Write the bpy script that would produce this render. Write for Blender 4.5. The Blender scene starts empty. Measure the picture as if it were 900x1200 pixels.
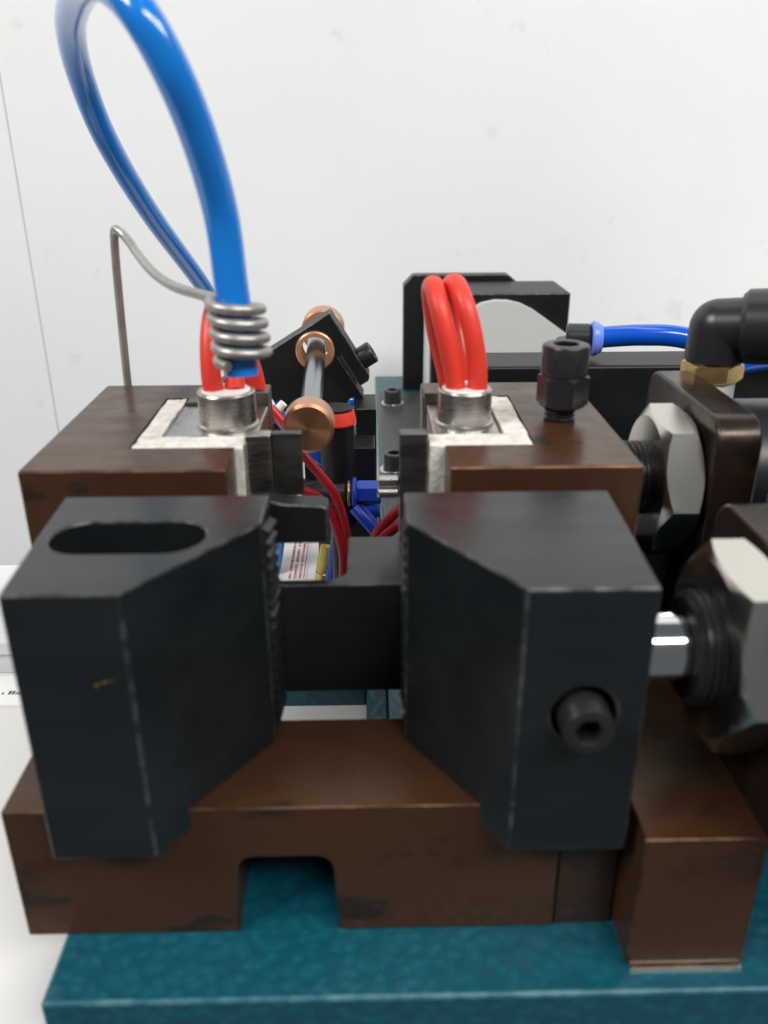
import bpy, bmesh, math, random
from mathutils import Vector, Matrix, noise
random.seed(7)
S = 0.001                       # all lengths below are millimetres
sc = bpy.context.scene
COL = sc.collection
R = math.radians

# ------------------------------------------------------------------ camera, light, exposure
cd = bpy.data.cameras.new('camera'); cam = bpy.data.objects.new('camera', cd); COL.objects.link(cam); sc.camera = cam
cd.sensor_fit = 'VERTICAL'; cd.sensor_height = 36; cd.sensor_width = 27; cd.lens = 29.8
cd.clip_start = 0.01; cd.clip_end = 20
cam.matrix_world = (Matrix.Translation((0, 0, 165*S)) @ Matrix.Rotation(R(-1.1), 4, 'Z')
                    @ Matrix.Rotation(R(90-23.7), 4, 'X') @ Matrix.Rotation(R(-0.2), 4, 'Z'))
cd.dof.use_dof = True; cd.dof.focus_distance = 0.33; cd.dof.aperture_fstop = 14

w = bpy.data.worlds.new('World'); sc.world = w; w.use_nodes = True
bg = w.node_tree.nodes['Background']; bg.inputs[0].default_value = (.86, .93, 1, 1); bg.inputs[1].default_value = .14

def area(name, loc, tgt, sx, sy, power, col=(1, .98, .95)):
    l = bpy.data.lights.new(name, 'AREA'); l.shape = 'RECTANGLE'; l.size = sx; l.size_y = sy
    l.energy = power; l.color = col
    o = bpy.data.objects.new(name, l); COL.objects.link(o); o.location = loc
    o.rotation_euler = (Vector(tgt)-Vector(loc)).to_track_quat('-Z', 'Y').to_euler()
    return o
area('room_and_fill_lamp', (-1.45, -.55, 1.5), (-.05, .5, .12), .9, .5, 33)  # side fill light, added to lift the angled jaw faces
area('room_and_fill_lamp', (1.45, -.55, 1.5), (.08, .5, .12), .9, .5, 21)  # second added side fill, from the right
area('room_and_fill_lamp', (.55, -.95, 1.45), (.05, .5, .15), .8, .3, 17)
area('room_and_fill_lamp', (.1, .36, 1.9), (.05, .35, 0), 1.3, .30, 4)  # small back light, added to brighten the edges
sc.view_settings.view_transform = 'Standard'; sc.view_settings.look = 'None'
sc.view_settings.exposure = 0.0; sc.view_settings.gamma = 1
sc.cycles.use_denoising = True
sc.cycles.max_bounces = 10

# ------------------------------------------------------------------ materials
def mat(name, col, rough=.4, metal=0., spec=.5, col2=None, nscale=40, lo=.4, hi=.65, bump=0., bscale=300, rvar=.0,
        coat=0., trans=0., ior=1.5, coords='Object', stretch=None, sss=0.):
    m = bpy.data.materials.new(name); m.use_nodes = True
    nt = m.node_tree; N = nt.nodes; L = nt.links; b = N['Principled BSDF']
    b.inputs['Base Color'].default_value = (*col, 1); b.inputs['Roughness'].default_value = rough
    b.inputs['Metallic'].default_value = metal; b.inputs['Specular IOR Level'].default_value = spec
    b.inputs['Coat Weight'].default_value = coat; b.inputs['Coat Roughness'].default_value = .08
    b.inputs['Transmission Weight'].default_value = trans; b.inputs['IOR'].default_value = ior
    if sss:
        b.inputs['Subsurface Weight'].default_value = sss; b.inputs['Subsurface Radius'].default_value = (.002, .002, .002)
    tc = N.new('ShaderNodeTexCoord'); src = tc.outputs[coords]
    if stretch:
        mp = N.new('ShaderNodeMapping'); mp.inputs['Scale'].default_value = stretch; L.new(src, mp.inputs[0]); src = mp.outputs[0]
    if col2:
        n = N.new('ShaderNodeTexNoise'); n.inputs['Scale'].default_value = nscale; n.inputs['Detail'].default_value = 9; n.inputs['Roughness'].default_value = .6
        L.new(src, n.inputs['Vector'])
        r = N.new('ShaderNodeValToRGB'); r.color_ramp.elements[0].position = lo; r.color_ramp.elements[1].position = hi
        r.color_ramp.elements[0].color = (*col, 1); r.color_ramp.elements[1].color = (*col2, 1)
        L.new(n.outputs['Fac'], r.inputs[0]); L.new(r.outputs[0], b.inputs['Base Color'])
    if rvar:
        n2 = N.new('ShaderNodeTexNoise'); n2.inputs['Scale'].default_value = nscale*2.3; n2.inputs['Detail'].default_value = 5
        L.new(src, n2.inputs['Vector'])
        mr = N.new('ShaderNodeMapRange'); mr.inputs['To Min'].default_value = max(.03, rough-rvar); mr.inputs['To Max'].default_value = rough+rvar
        mr.inputs['From Min'].default_value = .3; mr.inputs['From Max'].default_value = .7
        L.new(n2.outputs['Fac'], mr.inputs['Value']); L.new(mr.outputs[0], b.inputs['Roughness'])
    if bump:
        n3 = N.new('ShaderNodeTexNoise'); n3.inputs['Scale'].default_value = bscale; n3.inputs['Detail'].default_value = 4
        L.new(src, n3.inputs['Vector'])
        bp = N.new('ShaderNodeBump'); bp.inputs['Strength'].default_value = bump; bp.inputs['Distance'].default_value = .0006
        L.new(n3.outputs['Fac'], bp.inputs['Height']); L.new(bp.outputs[0], b.inputs['Normal'])
    return m

M = {}
M['oxide'] = mat('black_oxide_steel', (.0085, .0105, .012), .29, spec=.42, col2=(.013, .0155, .017), nscale=70, bump=.08, bscale=500, rvar=.05, stretch=(.25, 1, 1))
M['oxide_edge'] = mat('worn_black_edge', (.030, .032, .034), .33, metal=.5, col2=(.13, .134, .14), nscale=230, lo=.42, hi=.68)
M['black'] = mat('matt_black_anodised', (.006, .0066, .007), .42, spec=.35, col2=(.009, .0098, .0105), nscale=90, bump=.04, bscale=1500)
M['black_gloss'] = mat('black_bolt_steel', (.016, .016, .017), .30, metal=.0, bump=.05, bscale=2500, rvar=.08, nscale=200)
M['black_plastic'] = mat('black_plastic', (.014, .015, .017), .33, bump=.05, bscale=3000)
M['rail'] = mat('grey_black_plate', (.030, .033, .034), .42, col2=(.042, .045, .046), nscale=80, bump=.05, bscale=900)
M['brown'] = mat('brown_oxide_steel', (.050, .0215, .0105), .31, spec=.45, col2=(.021, .0125, .009), nscale=70, lo=.585, hi=.65, stretch=(.6, 1, 1.2), bump=.06, bscale=900, rvar=.09)
M['brown_mid'] = mat('smoky_brown_steel', (.034, .0165, .0095), .31, spec=.45, col2=(.022, .0125, .009), nscale=60, bump=.06, bscale=900, rvar=.08)
M['brown_edge'] = mat('worn_copper_edge', (.085, .045, .028), .40, metal=.9, col2=(.21, .12, .072), nscale=120)
M['brown_dark'] = mat('dark_brown_steel', (.011, .0075, .0065), .30, col2=(.020, .011, .0085), nscale=50, rvar=.08, bump=.04, bscale=800)
M['steel'] = mat('brushed_steel', (.52, .495, .465), .30, metal=1, col2=(.42, .40, .375), nscale=90, stretch=(1, 1, 14), bump=.08, bscale=700, rvar=.08)
M['steel_dark'] = mat('heat_darkened_steel', (.20, .19, .18), .42, metal=1, col2=(.10, .097, .09), nscale=60, stretch=(1, 1, 5), bump=.08, bscale=600)
M['nickel'] = mat('nickel_plated', (.62, .595, .54), .22, metal=1, bump=.02, bscale=900)
M['ground_rod'] = mat('ground_steel_rod', (.34, .36, .39), .2, metal=1)
M['chrome'] = mat('chrome_rod', (.72, .74, .75), .10, metal=1)
M['wire_steel'] = mat('grey_spring_wire', (.46, .44, .41), .40, metal=.75, col2=(.36, .345, .32), nscale=200)
M['copper'] = mat('turned_copper', (.62, .32, .18), .38, metal=.6, col2=(.52, .26, .145), nscale=60, stretch=(1, 12, 1))
M['copper_turned'] = mat('turned_copper_end', (.62, .32, .18), .34, metal=.85)
_nt = M['copper_turned'].node_tree; _b = _nt.nodes['Principled BSDF']; _t = _nt.nodes.new('ShaderNodeTangent')
_t.direction_type = 'RADIAL'; _t.axis = 'Y'; _nt.links.new(_t.outputs[0], _b.inputs['Tangent']); _b.inputs['Anisotropic'].default_value = .8
M['brass'] = mat('brass', (.72, .52, .22), .30, metal=.9, col2=(.60, .42, .16), nscale=150)
M['ceramic'] = mat('white_ceramic_insulation', (.74, .71, .66), .85, col2=(.50, .47, .42), nscale=330, lo=.45, hi=.72, bump=.6, bscale=700)
M['plug'] = mat('white_ceramic_plug', (.82, .78, .76), .5)
M['white_plastic'] = mat('white_plastic', (.78, .78, .76), .45, sss=.2)
M['acetal'] = mat('translucent_white_acetal', (.58, .585, .565), .5, sss=.2)
M['blue'] = mat('blue_tube', (.005, .20, .68), .18, coat=.5, sss=.15)
M['blue_deep'] = mat('deep_blue_tube', (.004, .085, .55), .2, coat=.5)
M['blue_pale'] = mat('pale_blue_plastic', (.16, .27, .85), .3, sss=.2)
M['blue_plastic'] = mat('blue_plastic_fitting', (.012, .06, .50), .3)
M['cyan_tube'] = mat('light_blue_tube', (.01, .30, .75), .15, coat=.6)
M['red'] = mat('red_silicone', (.80, .050, .030), .42, sss=.2, bump=.05, bscale=1500)
M['red_dark'] = mat('dark_red_silicone', (.42, .012, .022), .35)
M['clear'] = mat('clear_vinyl', (.95, .96, .95), .08, trans=.95, ior=1.12)
M['oil'] = mat('yellow_oil', (.80, .66, .10), .15, trans=.35, ior=1.2)
M['paper'] = mat('white_paper', (.84, .84, .84), .7)
M['pink_paper'] = mat('pale_pink_label', (.80, .70, .71), .6)
M['ink'] = mat('grey_ink', (.08, .08, .09), .7)
M['pink_ink'] = mat('pink_ink', (.42, .10, .18), .7)
M['carton'] = mat('white_carton', (.68, .69, .70), .6)
M['table'] = mat('white_table', (.71, .70, .68), .45, col2=(.69, .68, .655), nscale=14, bump=.02, bscale=800)
M['wall'] = mat('white_wall_panel', (.845, .86, .86), .42, col2=(.815, .83, .83), nscale=5, lo=.45, hi=.7)
M['seam'] = mat('panel_seam_shadow_gap', (.42, .42, .42), .8)
M['pale_edge'] = mat('teal_edge_highlight', (.008, .085, .115), .4, col2=(.06, .17, .20), nscale=150)  # paler teal stands for the highlight along the plate edge
M['white_strip'] = mat('white_side_light', (.7, .72, .72), .5)  # white stands for light on the end block's side

def hammer():
    m = mat('teal_hammered_paint', (.003, .075, .108), .38, coat=.06, col2=(.004, .09, .128), nscale=120)
    nt = m.node_tree; N = nt.nodes; L = nt.links; b = N['Principled BSDF']
    tc = N.new('ShaderNodeTexCoord')
    n = N.new('ShaderNodeTexNoise'); n.inputs['Scale'].default_value = 120; L.new(tc.outputs['Object'], n.inputs['Vector'])
    mx = N.new('ShaderNodeVectorMath'); mx.operation = 'MULTIPLY_ADD'
    mx.inputs[1].default_value = (.004, .004, .004); L.new(n.outputs['Color'], mx.inputs[0]); L.new(tc.outputs['Object'], mx.inputs[2])
    v = N.new('ShaderNodeTexVoronoi'); v.feature = 'SMOOTH_F1'; v.inputs['Scale'].default_value = 330; v.inputs['Smoothness'].default_value = .6
    L.new(mx.outputs[0], v.inputs['Vector'])
    cr = N.new('ShaderNodeValToRGB'); cr.color_ramp.elements[0].position = .15; cr.color_ramp.elements[1].position = .6
    cr.color_ramp.elements[0].color = (.004, .086, .122, 1); cr.color_ramp.elements[1].color = (.0026, .064, .094, 1)
    L.new(v.outputs['Distance'], cr.inputs[0]); L.new(cr.outputs[0], b.inputs['Base Color'])
    bp = N.new('ShaderNodeBump'); bp.inputs['Strength'].default_value = .36; bp.inputs['Distance'].default_value = .0010
    L.new(v.outputs['Distance'], bp.inputs['Height']); L.new(bp.outputs[0], b.inputs['Normal']); L.new(bp.outputs[0], b.inputs['Coat Normal'])
    return m
M['teal'] = hammer()

for _k in ('brown', 'brown_mid', 'brown_dark'):
    M[_k].node_tree.nodes['Principled BSDF'].inputs['Specular Tint'].default_value = (1, .84, .70, 1)
# smudges on the wall
def wall_smudge():
    nt = M['wall'].node_tree; N = nt.nodes; L = nt.links; b = N['Principled BSDF']
    src = b.inputs['Base Color'].links[0].from_socket
    tc = N.new('ShaderNodeTexCoord')
    n = N.new('ShaderNodeTexNoise'); n.inputs['Scale'].default_value = 22; n.inputs['Detail'].default_value = 8; n.inputs['Roughness'].default_value = .7
    L.new(tc.outputs['Object'], n.inputs['Vector'])
    r = N.new('ShaderNodeValToRGB'); r.color_ramp.elements[0].position = .63; r.color_ramp.elements[1].position = .80
    r.color_ramp.elements[0].color = (0, 0, 0, 1); r.color_ramp.elements[1].color = (.5, .5, .5, 1)
    L.new(n.outputs['Fac'], r.inputs[0])
    mx = N.new('ShaderNodeMix'); mx.data_type = 'RGBA'; mx.inputs[7].default_value = (.42, .43, .42, 1)
    L.new(r.outputs[0], mx.inputs[0]); L.new(src, mx.inputs[6]); L.new(mx.outputs[2], b.inputs['Base Color'])
wall_smudge()

# ------------------------------------------------------------------ mesh helpers
def new(): return bmesh.new()

def box(bm, x0, x1, y0, y1, z0, z1):
    v = [bm.verts.new((x*S, y*S, z*S)) for z in (z0, z1) for y in (y0, y1) for x in (x0, x1)]
    for f in ((0, 2, 3, 1), (4, 5, 7, 6), (0, 1, 5, 4), (2, 6, 7, 3), (0, 4, 6, 2), (1, 3, 7, 5)):
        bm.faces.new([v[i] for i in f])
    return bm

def prism(bm, pts, axis, lo, hi, mtx=None):
    """polygon pts in the plane across axis: z -> (x, y), y -> (x, z), x -> (y, z)"""
    def q(p, h):
        c = {'z': (p[0], p[1], h), 'y': (p[0], h, p[1]), 'x': (h, p[0], p[1])}[axis]
        c = Vector(c)
        if mtx: c = mtx @ c
        return c*S
    a = [bm.verts.new(q(p, lo)) for p in pts]; b = [bm.verts.new(q(p, hi)) for p in pts]
    n = len(pts)
    bm.faces.new(a); bm.faces.new(b[::-1])
    for i in range(n): bm.faces.new((a[i], b[i], b[(i+1) % n], a[(i+1) % n]))
    bmesh.ops.recalc_face_normals(bm, faces=bm.faces[:])
    return bm

def frame(d):
    d = Vector(d).normalized()
    u = d.cross(Vector((0, 0, 1)) if abs(d.z) < .9 else Vector((1, 0, 0))).normalized()
    return d, u, d.cross(u)

def lathe(bm, p0, d, prof, n=40, rot=0.):
    """prof: (distance along d, radius); radius 0 closes"""
    p0 = Vector(p0); d, u, v = frame(d); rings = []
    for t, r in prof:
        c = p0 + d*t
        if r <= 1e-6: rings.append([bm.verts.new(c*S)])
        else: rings.append([bm.verts.new((c + u*(r*math.cos(rot+2*math.pi*k/n)) + v*(r*math.sin(rot+2*math.pi*k/n)))*S) for k in range(n)])
    for A, B in zip(rings, rings[1:]):
        for k in range(n):
            j = (k+1) % n
            if len(A) == 1 and len(B) == 1: continue
            if len(A) == 1: bm.faces.new((A[0], B[k], B[j]))
            elif len(B) == 1: bm.faces.new((A[k], B[0], A[j]))
            else: bm.faces.new((A[k], B[k], B[j], A[j]))
    bmesh.ops.recalc_face_normals(bm, faces=bm.faces[:])
    return bm

def cyl(bm, p0, p1, r, n=40, ch=.4):
    p0, p1 = Vector(p0), Vector(p1); h = (p1-p0).length
    return lathe(bm, p0, p1-p0, [(0, 0), (0, r-ch), (ch, r), (h-ch, r), (h, r-ch), (h, 0)], n)

def spline(pts, k=10):
    P = [Vector(p) for p in pts]; P = [2*P[0]-P[1]] + P + [2*P[-1]-P[-2]]; out = []
    for i in range(1, len(P)-2):
        a, b, c, d = P[i-1:i+3]
        for j in range(k):
            t = j/k
            out.append(.5*((2*b) + (c-a)*t + (2*a-5*b+4*c-d)*t*t + (3*b-a-3*c+d)*t**3))
    out.append(P[-2]); return out

def tube(bm, pts, r, n=16, k=10, smooth=True, flat=1.):
    P = spline(pts, k) if smooth else [Vector(p) for p in pts]
    d, u, v = frame(P[1]-P[0]); prev = d; rings = []
    for i, p in enumerate(P):
        t = (P[min(i+1, len(P)-1)] - P[max(i-1, 0)]).normalized()
        q = prev.rotation_difference(t); u = (q @ u).normalized(); v = t.cross(u); prev = t
        rings.append([bm.verts.new((p + u*(r*math.cos(2*math.pi*j/n)) + v*(r*flat*math.sin(2*math.pi*j/n)))*S) for j in range(n)])
    for A, B in zip(rings, rings[1:]):
        for j in range(n): bm.faces.new((A[j], A[(j+1) % n], B[(j+1) % n], B[j]))
    bm.faces.new(rings[0][::-1]); bm.faces.new(rings[-1])
    bmesh.ops.recalc_face_normals(bm, faces=bm.faces[:])
    return bm

def hexring(bm, p0, d, r, h, rot=0., ch=1.2, hole=0.):
    """a hex nut: six flats, chamfered corners on both faces"""
    d_, u, v = frame(d); p0 = Vector(p0)
    rr = r*math.cos(math.pi/6)
    n = 48; rings = []
    def rad(a):
        a = (a % (math.pi/3)) - math.pi/6
        return rr/math.cos(a)
    prof = [(0, 'c'), (0, rr*.97), (ch, 9e9), (h-ch, 9e9), (h, rr*.97), (h, 'c')]
    for t, q in prof:
        ring = []
        for k in range(n):
            a = 2*math.pi*k/n
            if q == 'c': x = max(hole, .01)
            elif q > 1e8: x = rad(a)
            else: x = min(rad(a), q)
            ring.append(bm.verts.new((p0 + d_*t + u*(x*math.cos(a+rot)) + v*(x*math.sin(a+rot)))*S))
        rings.append(ring)
    # corner chamfer: corners start lower than the middle of each flat
    for idx, sgn, t0 in ((2, 1, 0), (3, -1, h)):
        for k, vt in enumerate(rings[idx]):
            a = 2*math.pi*k/n; ex = max(0., rad(a)-rr*.97)/(r-rr*.97)
            vt.co = (p0 + d_*(t0 + sgn*(.05 + ch*1.3*ex)) + u*(rad(a)*math.cos(a+rot)) + v*(rad(a)*math.sin(a+rot)))*S
    for A, B in zip(rings, rings[1:]):
        for j in range(n): bm.faces.new((A[j], A[(j+1) % n], B[(j+1) % n], B[j]))
    if hole:
        for j in range(n): bm.faces.new((rings[-1][j], rings[-1][(j+1) % n], rings[0][(j+1) % n], rings[0][j]))
    bmesh.ops.recalc_face_normals(bm, faces=bm.faces[:])
    return bm

def obj(name, bm, m, parent=None, bevel=0., edge=None, seg=2, smooth=True, cuts=(), label=None, outer=False):
    me = bpy.data.meshes.new(name); bm.to_mesh(me); bm.free()
    o = bpy.data.objects.new(name, me); COL.objects.link(o)
    me.materials.append(M[m])
    if cuts:
        tmp = []
        for cb in cuts:
            cm = bpy.data.meshes.new('cut'); cb.to_mesh(cm); cb.free()
            c = bpy.data.objects.new('cut', cm); COL.objects.link(c); tmp.append(c)
            md = o.modifiers.new('b', 'BOOLEAN'); md.operation = 'DIFFERENCE'; md.solver = 'EXACT'; md.object = c
        dg = bpy.context.evaluated_depsgraph_get(); dg.update()
        res = bpy.data.meshes.new_from_object(o.evaluated_get(dg)); o.modifiers.clear()
        o.data = res; res.name = name; bpy.data.meshes.remove(me); me = res
        if not me.materials: me.materials.append(M[m])
        for c in tmp:
            cm = c.data; bpy.data.objects.remove(c); bpy.data.meshes.remove(cm)
        for p in me.polygons: p.material_index = 0
    if smooth:
        b2 = bmesh.new(); b2.from_mesh(me)
        for e in b2.edges:
            if len(e.link_faces) == 2 and e.calc_face_angle(0) > R(32): e.smooth = False
        for f in b2.faces: f.smooth = True
        b2.to_mesh(me); b2.free()
    if bevel:
        md = o.modifiers.new('edge', 'BEVEL'); md.width = bevel*S; md.segments = seg; md.limit_method = 'ANGLE'; md.angle_limit = R(32)
        md.harden_normals = True
        if edge: me.materials.append(M[edge]); md.material = 1
        if outer:      # only the outside corners are worn, not the rim of the pocket
            md.limit_method = 'WEIGHT'
            vs = [v.co for v in me.vertices]; lo_ = [min(c[i] for c in vs) for i in range(3)]; hi_ = [max(c[i] for c in vs) for i in range(3)]
            at = me.attributes.new('bevel_weight_edge', 'FLOAT', 'EDGE')
            for e in me.edges:
                a, c = (vs[i] for i in e.vertices)
                n = sum(1 for i in range(3) for q in (lo_[i], hi_[i]) if abs(a[i]-q) < 1e-6 and abs(c[i]-q) < 1e-6)
                at.data[e.index].value = 1. if n >= 2 else 0.
    if parent: o.parent = parent
    if label: o['label'] = label
    return o

def thing(name, label, cat, loc=(0, 0, 0), group=None):
    o = bpy.data.objects.new(name, None); COL.objects.link(o); o.empty_display_size = .01
    o['label'] = label; o['category'] = cat
    if group: o['group'] = group
    o['_loc'] = 0
    del o['_loc']
    return o
def tag(o, label, cat, group=None):
    o['label'] = label; o['category'] = cat
    if group: o['group'] = group
    return o
def structure(name, bm, m, **k):
    o = obj(name, bm, m, **k); o['kind'] = 'structure'; return o
def rounded(x0, x1, y0, y1, r, n=6, corners=(1, 1, 1, 1)):
    out = []
    for (cx, cy, a0, on) in ((x1-r, y1-r, 0, corners[0]), (x0+r, y1-r, 90, corners[1]), (x0+r, y0+r, 180, corners[2]), (x1-r, y0+r, 270, corners[3])):
        if not on:
            out.append((x1 if a0 in (0, 270) else x0, y1 if a0 in (0, 90) else y0)); continue
        for k in range(n+1):
            a = R(a0+90*k/n); out.append((cx+r*math.cos(a), cy+r*math.sin(a)))
    return out

# ------------------------------------------------------------------ setting
TZ = -18
SEAM = -266.0
structure('table', prism(new(), [(-700, 123.5), (900, 123.5), (900, 640), (-80, 640), (-80, 346), (-700, 346)], 'z', TZ-25, TZ), 'table', bevel=1.5)
wl = structure('wall', box(new(), SEAM+.28, 1200, 700, 720, -900, 1100), 'wall', bevel=.6)
wl2 = structure('wall', box(new(), -1200, SEAM-.28, 700, 720, -900, 1100), 'wall', bevel=.6)
structure('wall_backing', box(new(), SEAM-20, SEAM+20, 721, 726, -900, 1100), 'seam')

# ------------------------------------------------------------------ teal base
bp = thing('base_plate', 'teal hammer-finish steel base plate the whole fixture stands on', 'base plate')
out = [(-70, 122), (230, 122), (230, 634), (5.6, 634), (5.6, 212), (-70, 212)]
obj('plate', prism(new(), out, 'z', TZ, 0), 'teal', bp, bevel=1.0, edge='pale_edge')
obj('cross_member', box(new(), -70, -1.8, 247, 262, TZ, -3), 'teal', bp, bevel=.6)
obj('ledge', box(new(), -1.6, 5.4, 213, 420, TZ, -9), 'teal', bp, bevel=.5)

# ------------------------------------------------------------------ jaw bed
jb = thing('jaw_bed', 'long brown steel bed with a square notch under both black jaws', 'steel bed')
o = [(-77.5, 0), (-30.3, 0), (-28.6, 2)]
o = [(-78.2, 0), (-30.4, 0)] + [(-27.6+3*math.cos(R(a))-0, 19.2+3*math.sin(R(a))) for a in (180, 150, 120, 90)][:0] + \
    [(-29.6, 18.8), (-29.0, 20.6), (-27.8, 21.8), (-26, 22.2), (-12.4, 22.2), (-10.6, 21.8), (-9.4, 20.6), (-8.8, 18.8), (-7.6, 0)] + \
    [(41, 0), (41, 36), (-78.2, 36)]
obj('body', prism(new(), o, 'y', 139, 169), 'brown', jb, bevel=.5, edge='brown_edge')
obj('rear_web', box(new(), -31, -6.5, 161, 168.6, .02, 24), 'brown_dark', jb)
obj('end_block', prism(new(), [(41.2, 0), (54.2, 0), (54.2, 35.8), (41.2, 35.8)], 'y', 139.6, 168.6), 'brown_mid', jb, bevel=.3)
sb = obj('support_block', box(new(), 54.6, 80, 127.8, 190, .72, 36.4), 'brown', bevel=.8, edge='brown_edge')
tag(sb, 'square brown steel block at the front corner, right of the notched bed', 'steel block')
sh = obj('shim', box(new(), 55.4, 79.6, 126.9, 150, 0.03, .7), 'nickel', sb)

# ------------------------------------------------------------------ jaws
def stadium(x0, x1, y0, y1, n=12):
    r = (y1-y0)/2; cy = (y0+y1)/2; out = []
    for k in range(n+1): a = R(-90+180*k/n); out.append((x1-r+r*math.cos(a), cy+r*math.sin(a)))
    for k in range(n+1): a = R(90+180*k/n); out.append((x0+r+r*math.cos(a), cy+r*math.sin(a)))
    return out

tooth_me = None
def jaw(name, label, plan, inner_x, side, slot=None, bore=None):
    t = thing(name, label, 'clamp jaw', group='black jaws of the clamp')
    cuts = [box(new(), -120, 120, 139, 230, 0, 36.05)]
    if slot: cuts.append(prism(new(), stadium(*slot), 'z', 74, 110))
    if bore: cuts.append(prism(new(), [(bore[0]+bore[2]*math.cos(R(9*k)), bore[1]+bore[2]*math.sin(R(9*k))) for k in range(40)], 'y', 120, 143))
    obj('body', prism(new(), plan, 'z', 30.6, 92.2), 'oxide', t, bevel=.55, edge='oxide_edge', cuts=cuts)
    global tooth_me
    z = 42.2
    while z < 91:
        b = new()
        if tooth_me is None:
            pts = [(0, -1.4), (1.5, -.45), (1.5, .45), (0, 1.4)]
            a = [b.verts.new((p[0]*S, 0, p[1]*S)) for p in pts]
            c = [b.verts.new((p[0]*S, 14.2*S, (p[1]-3.6)*S)) for p in pts]
            b.faces.new(a); b.faces.new(c[::-1])
            for i in range(4): b.faces.new((a[i], c[i], c[(i+1) % 4], a[(i+1) % 4]))
            bmesh.ops.recalc_face_normals(b, faces=b.faces[:])
            to = obj('tooth', b, 'oxide', t, smooth=False); tooth_me = to.data
        else:
            b.free(); to = bpy.data.objects.new('tooth', tooth_me); COL.objects.link(to); to.parent = t
        to.location = (inner_x*S, 161.2*S, z*S)
        if side < 0: to.scale = (-.4, 1, 1)
        z += 2.95
    return t
jaw('clamp_jaw', 'black steel clamp jaw with an oblong slot cut through its top',
    [(-65.3, 131.2), (-44.2, 131.2), (-22.4, 160.6), (-22.4, 176.4), (-68, 176.4)], -22.4, 1, slot=(-64, -33, 147.5, 162.5))
jr = jaw('clamp_jaw', 'black steel clamp jaw with a socket screw sunk in its front face',
    [(28.0, 131.2), (51.9, 131.2), (54.2, 177), (7.8, 177), (7.8, 160.6)], 7.8, -1, bore=(40.4, 64.8, 6.3))

def capscrew(name, p, d, r, h, parent, m='black_gloss', sock=.55, n=36):
    """socket cap screw head: p = centre of the underside, d = direction it points"""
    b = new(); ch = r*.12
    lathe(b, p, d, [(0, 0), (0, r), (h-ch, r), (h-ch*.3, r-ch*.4), (h, r-ch*1.2), (h, r*sock*1.06)], n)
    o = obj(name, b, m, parent)
    b = new(); D, u, v = frame(d); P0 = Vector(p)
    # hexagonal socket, recessed: walls and floor
    top = []; bot = []
    for k in range(36):
        a = 2*math.pi*k/36; aa = (a % (math.pi/3))-math.pi/6
        rh = r*sock*math.cos(math.pi/6)/math.cos(aa)
        top.append(b.verts.new((P0+D*h+u*(r*sock*1.06*math.cos(a))+v*(r*sock*1.06*math.sin(a)))*S))
        bot.append((rh, a))
    mid = [b.verts.new((P0+D*(h-.25)+u*(rh*math.cos(a))+v*(rh*math.sin(a)))*S) for rh, a in bot]
    low = [b.verts.new((P0+D*(h*.38)+u*(rh*math.cos(a))+v*(rh*math.sin(a)))*S) for rh, a in bot]
    for A, B in ((top, mid), (mid, low)):
        for k in range(36): b.faces.new((A[k], A[(k+1) % 36], B[(k+1) % 36], B[k]))
    b.faces.new(low)
    bmesh.ops.recalc_face_normals(b, faces=b.faces[:])
    for f in b.faces: f.normal_flip()
    return o, b

M['smear'] = mat('brass_smear', (.20, .14, .03), .5)
jl = [o_ for o_ in bpy.data.objects if o_.name == 'clamp_jaw'][0]
b = new()
for k in range(16):
    t_ = k/15; cx_ = -50.6+4.2*t_+random.uniform(-.25, .25); cz_ = 73.2+1.6*t_+random.uniform(-.25, .25); q_ = random.uniform(.08, .32)*(1.3-t_)
    prism(b, [(cx_-q_, cz_), (cx_, cz_-q_*.6), (cx_+q_*1.6, cz_+.1), (cx_+q_*.3, cz_+q_*.7)], 'y', 131.14, 131.3)
obj('brass_smear', b, 'smear', jl)
hd, sbm = capscrew('socket_screw', (40.4, 141.5, 64.2), (0, -1, 0), 5.0, 15, jr)
obj('hex_socket', sbm, 'black_gloss', hd)

# ------------------------------------------------------------------ black cross bar
cb = thing('cross_bar', 'black steel bar with a round-cornered notch, bridging the gap behind the jaws', 'steel bar')
o = [(-82, 179), (66, 179), (66, 206), (-5.6, 206), (-5.6, 187)] + \
    [(-10.6+5*math.cos(R(a)), 187+5*math.sin(R(a))) for a in (-15, -30, -45, -60, -75, -90)] + [(-30, 182), (-30, 206), (-82, 206)]
obj('bar', prism(new(), o, 'z', 36.8, 67.5), 'oxide', cb, bevel=.5, edge='oxide_edge')
for x in (-62, 30): obj('post', box(new(), x, x+24, 182, 204, 0.02, 36.75), 'oxide', cb, bevel=.4)

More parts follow.
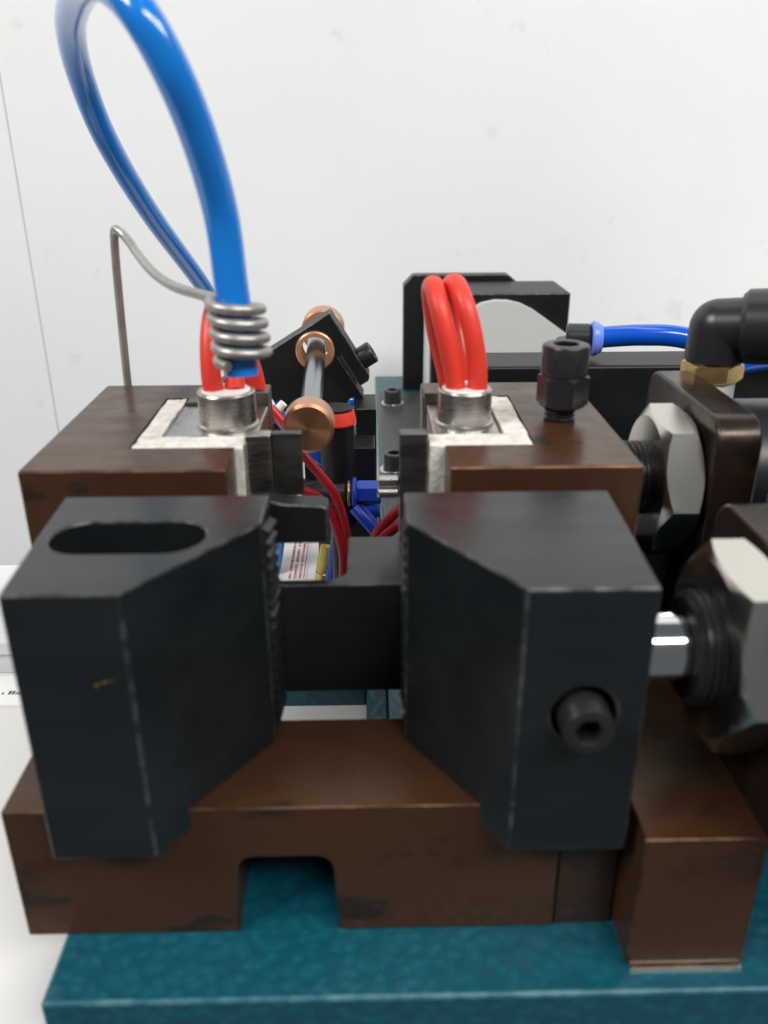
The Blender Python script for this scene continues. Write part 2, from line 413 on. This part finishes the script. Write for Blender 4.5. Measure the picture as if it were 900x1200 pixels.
# ------------------------------------------------------------------ brown tool blocks
ZB = 94.6
def tool_block(label, x0, x1, inner):
    """inner = +1: pocket opens to +x"""
    t = thing('tool_block', label, 'steel block', group='brown blocks that hold the heaters')
    px0, px1 = (x0+22, x1+5) if inner > 0 else (x0-5, x1-23)
    cuts = [box(new(), px0, px1, 201.6, 246.5, 66, ZB+4)]
    if inner > 0: cuts.append(box(new(), x1-3.2, x1+5, 180, 203, 66, ZB+4))
    else: cuts.append(box(new(), x0-5, x0+2.8, 180, 203, 66, ZB+4))
    obj('body', box(new(), x0, x1, 186, 262, 67.6, ZB), 'brown', t, bevel=.7, edge='brown_edge', cuts=cuts, outer=True)
    # white insulation: strip in front (wraps down the mouth), strip at the side
    def strip(xa, xb, ya, yb, top):
        b = new(); nx = 10; ny = 10; z0 = 68.0
        box(b, xa, xb, ya, yb, z0, top)
        bmesh.ops.subdivide_edges(b, edges=b.edges[:], cuts=7, use_grid_fill=True)
        for v in b.verts:
            nn = noise.noise_vector(v.co*420); v.co += nn*.00030 + noise.noise_vector(v.co*1500)*.00022
        obj('insulation_strip', b, 'ceramic', t)
    if inner > 0:
        strip(px0+.4, x1-1.4, 201.9, 211.6, ZB-.4)
        strip(px0+.4, px0+6, 211.8, 246, ZB-.3)
    else:
        strip(x0-.9, px1-.4, 201.9, 211.6, ZB-.4)
        strip(px1-6.5, px1-.4, 211.8, 246, ZB-.3)
    return t
tl = tool_block('brown steel block carrying the heater whose wires pass the blue tube coil', -82, -30.4, 1)
tr = tool_block('brown steel block with a tall black screw and nut on its top', 16.6, 65.2, -1)
# step at the mouth of the left block
lk = obj('lock_screw', cyl(new(), (52.6, 223, ZB-3), (52.6, 223, ZB+8), 3.9, 32, .3), 'black_gloss', tr)
for k in range(7):
    pass
b = new(); lathe(b, (52.6, 223, ZB), (0, 0, 1), [p for k in range(6) for p in ((k*1.1+.02, 3.9), (k*1.1+.5, 4.35), (k*1.1+.75, 4.35))]+[(6.7, 3.9)], 32)
obj('thread', b, 'black_gloss', lk)
b = new(); hexring(b, (52.9, 223, ZB+3.9), (0, 0, 1), 7.0, 8.8, rot=R(12), ch=.7)
obj('hex_nut', b, 'black_gloss', lk)
hd, sbm = capscrew('x', (52.9, 223, ZB+12.75), (0, 0, 1), 6.3, 8.0, tr)
hd.name = 'screw_head'; hd.parent = lk
b2 = obj('hex_socket', sbm, 'black', lk)

# ------------------------------------------------------------------ heater holders with collar
def heater(label, x0, x1, cx, cy, rc, hole_dx):
    t = thing('heater_holder', label, 'heater', group='steel heaters set in the brown blocks')
    obj('holder', box(new(), x0, x1, 212, 240, 70, ZB-.6), 'steel', t, bevel=.5, edge=None)
    b = new(); lathe(b, (cx, cy, ZB-1), (0, 0, 1), [(0, rc+1.0), (1.2, rc+.6), (1.6, rc), (9.8, rc), (10.3, rc-.4), (10.3, rc-1.0), (9.9, rc-1.1), (2, rc-1.1)], 56)
    obj('collar', b, 'steel', t)
    b = new(); lathe(b, (cx, cy, ZB), (0, 0, 1), [(0, rc-1.12), (9.2, rc-1.12), (9.6, rc-1.6), (9.7, 0)], 48)
    obj('ceramic_plug', b, 'plug', t)
    return t
h1 = heater('steel heater holder with collar, set in the brown block at the blue tube', -53.5, -29.2, -38.0, 222, 7.7, 0)
obj('back_plate', box(new(), -33.5, -29.2, 241, 244.5, 74, ZB+3.2), 'steel_dark', h1, bevel=.4)
obj('dark_clip', box(new(), -53, -43, 241, 246, 74, ZB+.4), 'steel_dark', h1, bevel=.3)
h2 = heater('steel heater holder with collar, set in the block with the black screw', 17.2, 35, 26.2, 222, 7.3, 0)
obj('back_plate', box(new(), 16.8, 23, 242, 246, 74, ZB+2.2), 'steel_dark', h2, bevel=.4)

# red lead wires
def wires(cx, cy, r, paths, labels, grp):
    for P, lb in zip(paths, labels):
        b = new(); tube(b, P, r, 20, 10)
        tag(obj('lead_wire', b, 'red'), lb, 'wire', grp)
G = 'thick red lead wires of the heaters'
wires(0, 0, 2.65, [
    [(23.6, 221, 103.8), (22.6, 220.6, 110), (20.4, 221, 119), (18.6, 223.5, 126), (17.8, 229, 129.6), (17.6, 236, 126.5), (19.6, 242, 115), (23, 246.6, 102), (25, 248.5, 92)],
    [(29.4, 220.6, 103.8), (29, 220.2, 110), (27.4, 220.4, 119), (25.2, 223, 126.4), (23.6, 229.5, 130.0), (22.9, 237, 127), (24.2, 244, 115), (27.6, 248.5, 102), (29, 249.6, 92)]],
    ['red silicone wire nearer the gap, looping out of the collar beside the black screw', 'red silicone wire nearer the black screw, looping out of the same collar'], G)
wires(0, 0, 2.7, [
    [(-41.2, 221.2, 103.8), (-41.6, 221.8, 108.5), (-41.6, 224, 115.5), (-41.2, 228, 121.4), (-40.2, 233.5, 124.6), (-39.0, 240, 122), (-38.0, 245, 113), (-37, 249, 101), (-36.6, 250, 92)],
    [(-35.6, 222.6, 103.8), (-35.8, 224, 107), (-36.4, 227, 111), (-36.4, 232, 114), (-35.8, 239, 113), (-34.6, 245, 107), (-33.5, 248.5, 99), (-33, 249, 92)]],
    ['red silicone wire rising past the steel coil toward the blue tube', 'short red silicone wire hidden behind the steel coil'], G)

# blades
bl = thing('heating_blade', 'grey steel blade standing upright at the gap, below the copper knob', 'blade')
obj('shank', box(new(), -31.5, -24.8, 204.4, 208.8, 67.6, 96.8), 'steel', bl, bevel=.5)
obj('tip', box(new(), -24.7, -17, 206.2, 208.6, 79.5, 96.8), 'steel_dark', bl, bevel=.5)
br = thing('heating_blade', 'grey steel blade with a small pin, on the block with the black screw', 'blade')
obj('tip', box(new(), 8.0, 15.3, 204.6, 208.6, 67.6, 96.9), 'steel_dark', br, bevel=.5)
b = new(); box(b, 2.4, 7.9, 205, 208, 82, 84.4); obj('upper_finger', b, 'steel', br, bevel=.5)
b = new(); cyl(b, (2.2, 206.6, 80), (7.9, 206.6, 80), 1.5, 20, .4); obj('pin', b, 'steel', br)
bb = new()
prism(bb, [(-30, 72.2), (-11, 72.2), (-10.2, 73), (-10.2, 81.6), (-11.4, 82.4), (-21, 83.0), (-24, 83.8), (-30, 83.8)], 'y', 192, 199)
tag(obj('stop_plate', bb, 'black', bevel=.6, edge='oxide_edge'), 'small black steel plate jutting into the gap below the grey blade', 'steel plate')

# ------------------------------------------------------------------ spring wire and blue air tube
b = new()
pts = [(-76.6, 266, 70), (-76.6, 266, 93), (-76.0, 265, 108), (-74.8, 263, 128), (-74.0, 262.0, 138), (-73.2, 261.0, 141.2), (-71.6, 259.6, 141.0), (-68.8, 257.0, 138.9),
       (-63.5, 247, 135.6), (-56.5, 233.5, 132.6), (-48, 220, 131.0)]
cx, cy, z0, rc = -30.8, 201.6, 130.8, 5.9
for k in range(0, 4*16+5):
    a = R(150) + 2*math.pi*k/16
    pts.append((cx + .35*k/16 + rc*math.cos(a), cy - 1.2*k/16*.5 + rc*math.sin(a), z0 - 3.25*k/16))
tube(b, pts, 1.28, 12, 4)
tag(obj('wire_spring', b, 'wire_steel'), 'bent grey steel wire coiled four turns round the end of the blue tube', 'wire')
b = new()
loop = [(-30.0, 199.4, 113.5), (-30.4, 200.6, 122), (-31.4, 201.6, 135), (-32.4, 201.2, 150), (-34.9, 195.5, 165.8), (-38.8, 190.4, 178.9), (-45.0, 191.8, 189.4), (-54.5, 206, 195.4), (-66.6, 232, 196.6), (-78.6, 262, 192.5), (-85.0, 288.0, 181.7), (-86, 312, 163.8), (-83.6, 352, 138), (-77.2, 410.8, 102.2), (-72, 442.8, 75.6), (-64, 460.3, 41.3), (-58.7, 466, 10), (-58, 470, TZ+4.3)]
tube(b, loop, 4.0, 28, 10)
tag(obj('air_tube', b, 'blue'), 'glossy blue air tube arching high over the brown block through a steel coil', 'tube')

# ------------------------------------------------------------------ copper plunger in its bracket
pl = thing('plunger', 'copper-ended steel plunger rod lying through the tilted black bracket', 'plunger')
b = new(); lathe(b, (-19.4, 262, 79.5), (0, 1, 0), [(0, 0), (.05, 3), (0, 7.4), (.8, 8.4), (9.2, 8.4), (10, 7.7), (10, 4)], 64)
obj('front_knob', b, 'copper_turned', pl)
b = new(); cyl(b, (-19.4, 270, 79.5), (-21.6, 372, 87.1), 3.9, 40, .2); obj('rod', b, 'ground_rod', pl)
b = new(); lathe(b, (-21.2, 404, 81.5), (0, 1, 0), [(0, 4), (0, 9.4), (.8, 10.2), (13, 10.2), (14, 9.4), (14, 0)], 56)
obj('rear_knob', b, 'copper', pl, label='copper knob at the far end, pale with glare')
tb = thing('rod_bracket', 'tilted black clamp plate with a copper bushing round the rod', 'bracket')
ang = R(31.4); ux, uz = math.cos(ang), math.sin(ang); ox, oz = -15.0, 101.2
def uv(u, v): return (ox+u*ux+v*uz, oz+u*uz-v*ux)
o = [uv(-58, 0), uv(0, 0), uv(0, 30.5), uv(-1.5, 32), uv(-5.6, 32), uv(-5.6, 17), uv(-6.8, 17), uv(-6.8, 37), uv(-58, 42)]
bc = uv(-13.3, 9.6)
obj('plate', prism(new(), o, 'y', 345, 357), 'black', tb, bevel=.5, edge='oxide_edge', cuts=[prism(new(), [(bc[0]+8*math.cos(R(9*k)), bc[1]+8*math.sin(R(9*k))) for k in range(40)], 'y', 330, 370)])
b = new(); lathe(b, (bc[0], 343.6, bc[1]), (0, 1, 0), [(13, 5.8), (0, 5.8), (0, 7.4), (.4, 7.95), (13.5, 7.95)], 48); obj('bushing', b, 'copper', tb)
p = uv(0, 23.5); hd, sbm = capscrew('clamp_screw', (p[0], 351, p[1]), (ux, 0, uz), 4.7, 6, tb)
obj('hex_socket', sbm, 'black_gloss', hd)
obj('post', box(new(), -58, -42, 346, 356, TZ+.02, 66), 'black', tb, bevel=.4)

# ------------------------------------------------------------------ right-hand rail
rp = thing('rail_plate', 'long grey-black plate bolted on the teal base in the gap', 'steel plate')
obj('plate', box(new(), 7.2, 60, 260, 575, .02, 4), 'rail', rp, bevel=.4, edge='oxide_edge')
bolt = None
for (x, y, z) in ((16.4, 545, 4), (13.6, 422, 4)):
    if bolt is None:
        hd, sbm = capscrew('bolt', (0, 0, 1.4), (0, 0, 1), 5.9, 8.6, rp); bolt = hd
        kids = [obj('hex_socket', sbm, 'black', hd)]
        b = new(); lathe(b, (0, 0, 0), (0, 0, 1), [(0, 0), (0, 7.2), (.3, 7.5), (1.2, 7.5), (1.5, 7.2), (1.5, 4)], 40)
        kids.append(obj('washer', b, 'nickel', hd)); hd.location = (x*S, y*S, z*S)
    else:
        c = bolt.copy(); COL.objects.link(c); c.location = (x*S, y*S, z*S)
        for k in kids: kc = k.copy(); COL.objects.link(kc); kc.parent = c

# upright plates far behind
o = [(25.3, 0), (104.6, 0), (104.6, 74.5), (97, 80.3), (32, 80.3), (25.3, 73.5)]
tag(obj('end_plate', prism(new(), o, 'y', 594, 606), 'black', bevel=.5, edge='oxide_edge'), 'black upright plate with chamfered corners, farthest back on the teal base', 'steel plate')
eb = thing('end_block', 'thick black upright block behind the red wires with a pale arched panel', 'steel block')
obj('block', box(new(), 40.8, 128.5, 541, 592, 0.02, 76.5), 'black', eb, bevel=1.0, edge='oxide_edge')
obj('lit_side_strip', box(new(), 39.6, 40.6, 543, 590, 0.02, 75.5), 'white_strip', eb)  # thin white strip added to show the block's left face lit
o = [(52, 5), (134, 5), (134, 46.5), (112.5, 61.5), (104, 67.2), (96, 71.0), (88, 72.8), (80, 73.0), (72, 71.4), (65, 67.6), (59, 61.5), (54.5, 53), (52, 44)]
obj('arched_panel', prism(new(), o, 'y', 535.5, 540.8), 'acetal', eb, bevel=.4)
tag(obj('long_box', box(new(), 49, 260, 342, 369, 0.02, 79.4), 'black', bevel=1.4), 'long black metal box lying behind the block with the black screw', 'metal box')

# blue tube on the box
t1 = thing('push_fitting', 'push-in fitting with a pale blue ring above the long black box', 'pipe fitting')
b = new(); cyl(b, (84, 356, 88), (94, 354, 88.2), 6.2, 32, 1); obj('body', b, 'black_plastic', t1)
b = new(); cyl(b, (85, 356, 79.45), (85, 356, 88), 5, 24, .3); obj('foot', b, 'black_plastic', t1)
b = new(); lathe(b, (94, 354, 88.2), (1, -.1, 0), [(0, 4.5), (0, 6.6), (.8, 7.4), (2.4, 7.0), (4.5, 5.6), (4.5, 4.7)], 36); obj('release_ring', b, 'blue_pale', t1)
b = new(); tube(b, [(95, 354, 88.3), (104, 351, 89.8), (114, 348, 90.8), (128, 345, 90.6), (150, 340, 86), (175, 336, 82)], 4.4, 24, 8)
tag(obj('air_tube', b, 'blue_deep'), 'deep blue air tube running from the pale ring to behind the black elbow', 'tube')
b = new(); tube(b, [(122, 298, 87), (134, 300, 90.4), (150, 303, 91.4), (175, 306, 89)], 4.2, 20, 8)
tag(obj('air_tube', b, 'blue_deep'), 'short deep blue tube end seen below the barrel of the black elbow', 'tube')

# ------------------------------------------------------------------ cylinders at the side
def cylinder(label, ax_y, ax_z, xn, nose_r, nut_r, nut_h, nut_rot, rod=None, brk=None, body=None, extra=None):
    t = thing('air_cylinder', label, 'air cylinder', group='air cylinders driving the clamp')
    if rod:
        b = new(); cyl(b, (rod[0], ax_y, ax_z), (xn+4, ax_y, ax_z), rod[1], 48, .3); obj('rod', b, 'chrome', t)
    prof = [(0, rod[1]+.4 if rod else 0), (0, nose_r-1.4), (.8, nose_r-.6)]
    x = 1.0
    while x < 10: prof += [(x, nose_r-.7), (x+.5, nose_r), (x+.8, nose_r), (x+1.3, nose_r-.7)]; x += 1.5
    b = new(); lathe(b, (xn, ax_y, ax_z), (1, 0, 0), prof+[(14, nose_r-.7)], 56); obj('threaded_nose', b, 'black_gloss', t)
    b = new(); hexring(b, (xn+extra, ax_y, ax_z), (1, 0, 0), nut_r, nut_h, rot=nut_rot, ch=1.6, hole=nose_r-.5)
    obj('hex_nut', b, 'nickel', t)
    y0, y1, z0, z1, r, x0, x1 = brk
    obj('bracket', prism(new(), rounded(y0, y1, z0, z1, r, 8, (1, 1, 0, 0)), 'x', x0, x1), 'brown_dark', t, bevel=1.0)
    b = new(); cyl(b, (x1+.1, body[0], body[1]), (260, body[0], body[1]), body[2], 56, 1.5); obj('barrel', b, 'black_plastic', t)
    obj('foot', box(new(), x0+3, x1+40, y1-16, y1-2, .02, z0-.05), 'black', t, bevel=.4)
    return t
cylinder('air cylinder with the bright chrome rod pushing the jaw with the socket screw', 145.5, 70.5, 63, 11.8, 21.8, 11, R(6), rod=(50, 6.9),
         brk=(118, 176, 36.6, 91.5, 8, 79, 94), body=(147, 64, 22), extra=4.5)
cylinder('air cylinder with nickel nut behind the other, facing the brown block', 223, 77, 70, 10.5, 21, 10.8, R(6),
         brk=(203, 262, 30, 99.5, 8, 89.2, 101), body=(240, 71, 23), extra=8)
up = [o_ for o_ in bpy.data.objects if o_.name == 'air_cylinder.001'][0]
obj('side_plate', box(new(), 68.5, 86, 216, 262, .02, 62), 'black', up, bevel=.6)

el = thing('elbow_fitting', 'black plastic elbow fitting on a brass hex nut above the cylinders', 'pipe fitting')
EX, EY, EZ = 106.2, 255, 95.5
b = new(); hexring(b, (EX, EY, EZ+1.4), (0, 0, 1), 9.2, 5.8, rot=R(8), ch=.8); obj('brass_hex', b, 'brass', el)
b = new(); cyl(b, (EX, EY, EZ-22), (EX, EY, EZ+1.6), 7.4, 32, .4); obj('white_seal', b, 'white_plastic', el)
ED = Vector((1, -.5, .10)).normalized(); EC = Vector((EX, EY, EZ+17.4))
b = new(); lathe(b, (EX, EY, EZ+7), (0, 0, 1), [(0, 0), (0, 8.2), (.6, 8.7), (10.4, 8.4)]+[(10.4+8.4*math.sin(R(a)), 8.4*math.cos(R(a))) for a in range(10, 90, 10)]+[(18.8, 0)], 48)
lathe(b, EC, ED, [(0, 0), (0, 8.4), (14, 8.9), (14, 0)], 48); obj('body', b, 'black_plastic', el)
b = new(); lathe(b, EC+ED*6.6, ED, [(0, 8), (0, 9.6), (1.6, 11.0), (32, 11.4), (33, 10), (33, 0)], 48); obj('barrel', b, 'black_plastic', el)
sf = thing('small_fitting', 'small black fitting with a brass ring, low beside the nearer cylinder', 'pipe fitting')
b = new(); tube(b, [(106, 190, 84), (106, 190, 94), (107, 189, 102), (112, 187, 106), (124, 184, 106)], 7, 24, 6); obj('body', b, 'black_plastic', sf)
b = new(); cyl(b, (106, 190, 78), (106, 190, 84), 7.4, 24, .5); obj('brass_ring', b, 'brass', sf)

# ------------------------------------------------------------------ clutter in the gap behind the blades
vb = thing('valve_bracket', 'black upright bracket plate with a slanted brace, standing left of the rail', 'bracket')
o = [(-5.0, 65.6), (3.4, 65.6), (3.4, TZ+.02), (-22, TZ+.02), (-22, 36), (-16, 41), (-5.0, 53)]
obj('plate', prism(new(), o, 'y', 330, 352), 'black', vb, bevel=.4, edge='oxide_edge')
b = new(); cyl(b, (-9, 338, 62), (-4.9, 338, 62), 3.2, 24, .4); obj('knob', b, 'black_plastic', vb)
vk = thing('valve', 'black round valve body with a red collar under the tilted bracket', 'valve')
b = new(); cyl(b, (-11.6, 300, 40), (-11.6, 300, 70), 6.4, 32, .6); obj('body', b, 'black', vk)
b = new(); lathe(b, (-11.6, 300, 69.5), (0, 0, 1), [(0, 5), (0, 7.0), (.6, 7.3), (3.4, 6.8), (5, 6.3), (5, 0)], 32); obj('red_collar', b, 'red', vk)
b = new(); cyl(b, (-11.6, 300, 74.52), (-11.6, 300, 75.6), 6.1, 28, .3); obj('cap', b, 'black', vk)
b = new(); cyl(b, (-11.6, 300, TZ+.02), (-11.6, 300, 41), 3, 16, .3); obj('stem', b, 'black_plastic', vk)
obj('valve_block', box(new(), -25, 2.6, 310, 326, 36, 56), 'black', vk, bevel=.5)

tf = thing('tube_fitting', 'black barrel fitting with blue end, lying across the gap', 'pipe fitting')
b = new(); cyl(b, (-25, 296, 43), (-8, 296, 43.2), 5.2, 32, 1.2); obj('barrel', b, 'black_plastic', tf)
b = new(); cyl(b, (-8, 296, 43.2), (-7, 296, 43.2), 5.35, 32, .2); obj('brass_band', b, 'brass', tf)
b = new(); cyl(b, (-7, 296, 43.2), (-6.5, 296, 43.2), 4.6, 32, .1); obj('neck', b, 'black_plastic', tf)
b = new(); cyl(b, (-6.4, 296, 43.2), (-4.6, 296, 43.2), 5.9, 32, .5); obj('blue_flange', b, 'blue_plastic', tf)
b = new(); hexring(b, (-4.6, 296, 43.2), (1, 0, 0), 4.6, 9.2, rot=R(20), ch=.4); obj('blue_nut', b, 'blue_plastic', tf)
b = new(); lathe(b, (-26.2, 296, 44), (-1, .2, .6), [(0, 2), (0, 4.9), (.5, 5.2), (1.4, 4.9), (1.4, 3.2)], 28); obj('brass_ring', b, 'brass', tf)
b = new(); tube(b, [(-11, 297, 39), (-10.5, 298, 34), (-8, 299, 30)], 5.2, 20, 5); obj('branch', b, 'black_plastic', tf)
b = new(); cyl(b, (-10.5, 299, TZ+.02), (-10.5, 299, 33), 2.6, 16, .3); obj('foot', b, 'black_plastic', tf)

def air(label, pts, r, m, flat=1., cat='tube', name='air_tube'):
    b = new(); tube(b, pts, r, 18, 8, flat=flat); tag(obj(name, b, m), label, cat)
air('flat blue strap slanting down from the blue end of the barrel fitting', [(-5.4, 294.4, 38), (-2.4, 293, 35), (1.2, 292, 31), (4, 291, 27), (5, 291, 20)], 3.2, 'blue_plastic', .8)
air('dark blue tube curving below the barrel fitting into the notch', [(-17.5, 310, -12), (-14.8, 310, 4), (-13.4, 309, 14), (-10, 308, 23), (-4, 307, 29), (4, 307, 31)], 2.6, 'blue_plastic')
air('blue tube slanting under the copper knob to behind the barrel fitting', [(-36, 308, 74), (-30.5, 307, 66), (-24.2, 306, 58.1), (-18.6, 306, 53.9), (-12.7, 306, 48.4), (-10, 305.6, 44)], 2.7, 'blue_deep')
air('blue tube end beside the small knob of the bracket plate', [(-13, 352, 52), (-10, 349, 58), (-7.4, 347, 63.5), (-5, 346, 64.5)], 2.4, 'blue_deep')
air('bright light blue tube hanging in the notch behind the stop plate', [(-30.5, 290, 52), (-31.5, 291, 48), (-33, 294, 36), (-35.2, 299, 20), (-38, 304, 6), (-44, 310, TZ+3)], 1.9, 'cyan_tube')
air('blue tube end poking out beside the grey blade', [(-29, 282, 51), (-30, 276, 52.6), (-30.6, 272, 53)], 2.6, 'cyan_tube')
G2 = 'thin red wires in the gap'
for lb, P in (('thin dark red wire dropping from under the copper knob, the upper of two', [(-34, 285, 80), (-29, 284, 74), (-22.4, 281, 63.6), (-16.3, 280, 55.5), (-11.6, 280, 47.6), (-8.6, 281, 33), (-8.2, 283, 15), (-10, 286, TZ+2)]),
              ('thin dark red wire crossing in front of the barrel fitting, the lower of two', [(-33, 276, 59), (-26.4, 277, 53.6), (-18.4, 279, 48.6), (-13.2, 280, 40.2), (-9.8, 280, 25), (-10.6, 282, 8), (-14, 284, TZ+2)]),
              ('red wire emerging from behind the jaw beside the rail, the upper of two', [(22, 262, 62), (13.4, 260, 54.6), (6.4, 260, 47.8), (1.6, 261, 40.2), (-2, 262, 25), (-3, 264, 5), (-1, 266, -8)]),
              ('red wire emerging from behind the jaw beside the rail, the lower of two', [(24, 257, 55), (14.6, 257, 50.4), (8.4, 257, 46.2), (3.2, 258, 39.6), (.4, 259, 25), (-.4, 260, 5), (1, 262, -8)])):
    b = new(); tube(b, P, 1.75, 14, 8); tag(obj('thin_wire', b, 'red_dark'), lb, 'wire', G2)
vt = thing('oil_tube', 'clear tube with yellow oil and a brass end, standing in the notch', 'tube')
b = new(); tube(b, [(-17.4, 320, 34), (-17.8, 320, 20), (-18.6, 320, 8), (-20.4, 320, -3)], 2.5, 20, 6); obj('clear_sleeve', b, 'clear', vt)
b = new(); tube(b, [(-18.2, 320, 9.4), (-19.2, 320, 4), (-20.4, 320, -2.8)], 2.0, 18, 6); obj('oil', b, 'oil', vt)
b = new(); cyl(b, (-20.4, 320, -3), (-21.6, 320, -12), 2.7, 20, .3); obj('brass_end', b, 'brass', vt)
b = new(); cyl(b, (-21.6, 320, -12), (-21.6, 320, TZ+.02), 3.4, 16, .3); obj('foot', b, 'brass', vt)
# white plastic clip
b = new(); tube(b, [(-34.6, 287, 74), (-34.0, 287, 79), (-35.4, 287, 82.5)], 1.9, 12, 5); tube(b, [(-34.2, 286.8, 77), (-31.6, 286.8, 78.6), (-29.4, 286.8, 81)], 1.5, 12, 5)
tag(obj('plastic_clip', b, 'white_plastic'), 'small white forked plastic clip between the collar and the copper knob', 'clip')

# label and papers
lb = thing('paper_label', 'pale pink label strip with script, lying on the table in the notch', 'label')
b = new(); box(b, -38.5, -29.0, 340, 430, TZ+.05, TZ+.3); obj('strip', b, 'pink_paper', lb)
b = new()
for row in (-36.6, -34.2, -31.9):        # illegible handwriting running along the strip
    P_ = []; y = 342.
    while y < 428:
        a_ = random.uniform(.5, 1.1)
        P_ += [(row-.5*a_, y, TZ+.4), (row+.7*a_, y+.5, TZ+.4), (row+.2, y+1.2, TZ+.4), (row-.4*a_, y+.7, TZ+.4)]; y += random.uniform(1.4, 2.6)
        if random.random() < .16:
            tube(b, P_, .13, 5, 3); P_ = []; y += 1.8
    if len(P_) > 3: tube(b, P_, .13, 5, 3)
tube(b, [(-30.2, 342, TZ+.4), (-30.2, 380, TZ+.4), (-30.2, 428, TZ+.4)], .2, 5, 2)
obj('script', b, 'pink_ink', lb)
pp = thing('paper_sheet', 'white sheet with a line of small grey print, on the table beside the jaw', 'paper')
b = new(); prism(b, [(-220, 250), (-119, 248.4), (-117, 266), (-220, 267)], 'z', TZ+.05, TZ+1.4); obj('sheet', b, 'paper', pp)
b = new(); x = -141.0
while x < -120:
    ww = random.uniform(.5, 1.1); h = random.choice((1.0, 1.0, 1.7))
    box(b, x, x+ww, 254.6, 254.6+h*1.3, TZ+1.38, TZ+1.46); x += ww+random.choice((.35, .35, .35, 1.6))
obj('print', b, 'ink', pp)
ct = thing('carton', 'low white carton with a lid, behind the paper sheet', 'box')
obj('carton_body', box(new(), -330, -92, 270, 330, TZ+.02, -9.6), 'carton', ct, bevel=.6)
obj('lid', box(new(), -332, -90, 268.6, 332, -9.5, -3.6), 'carton', ct, bevel=1.0)
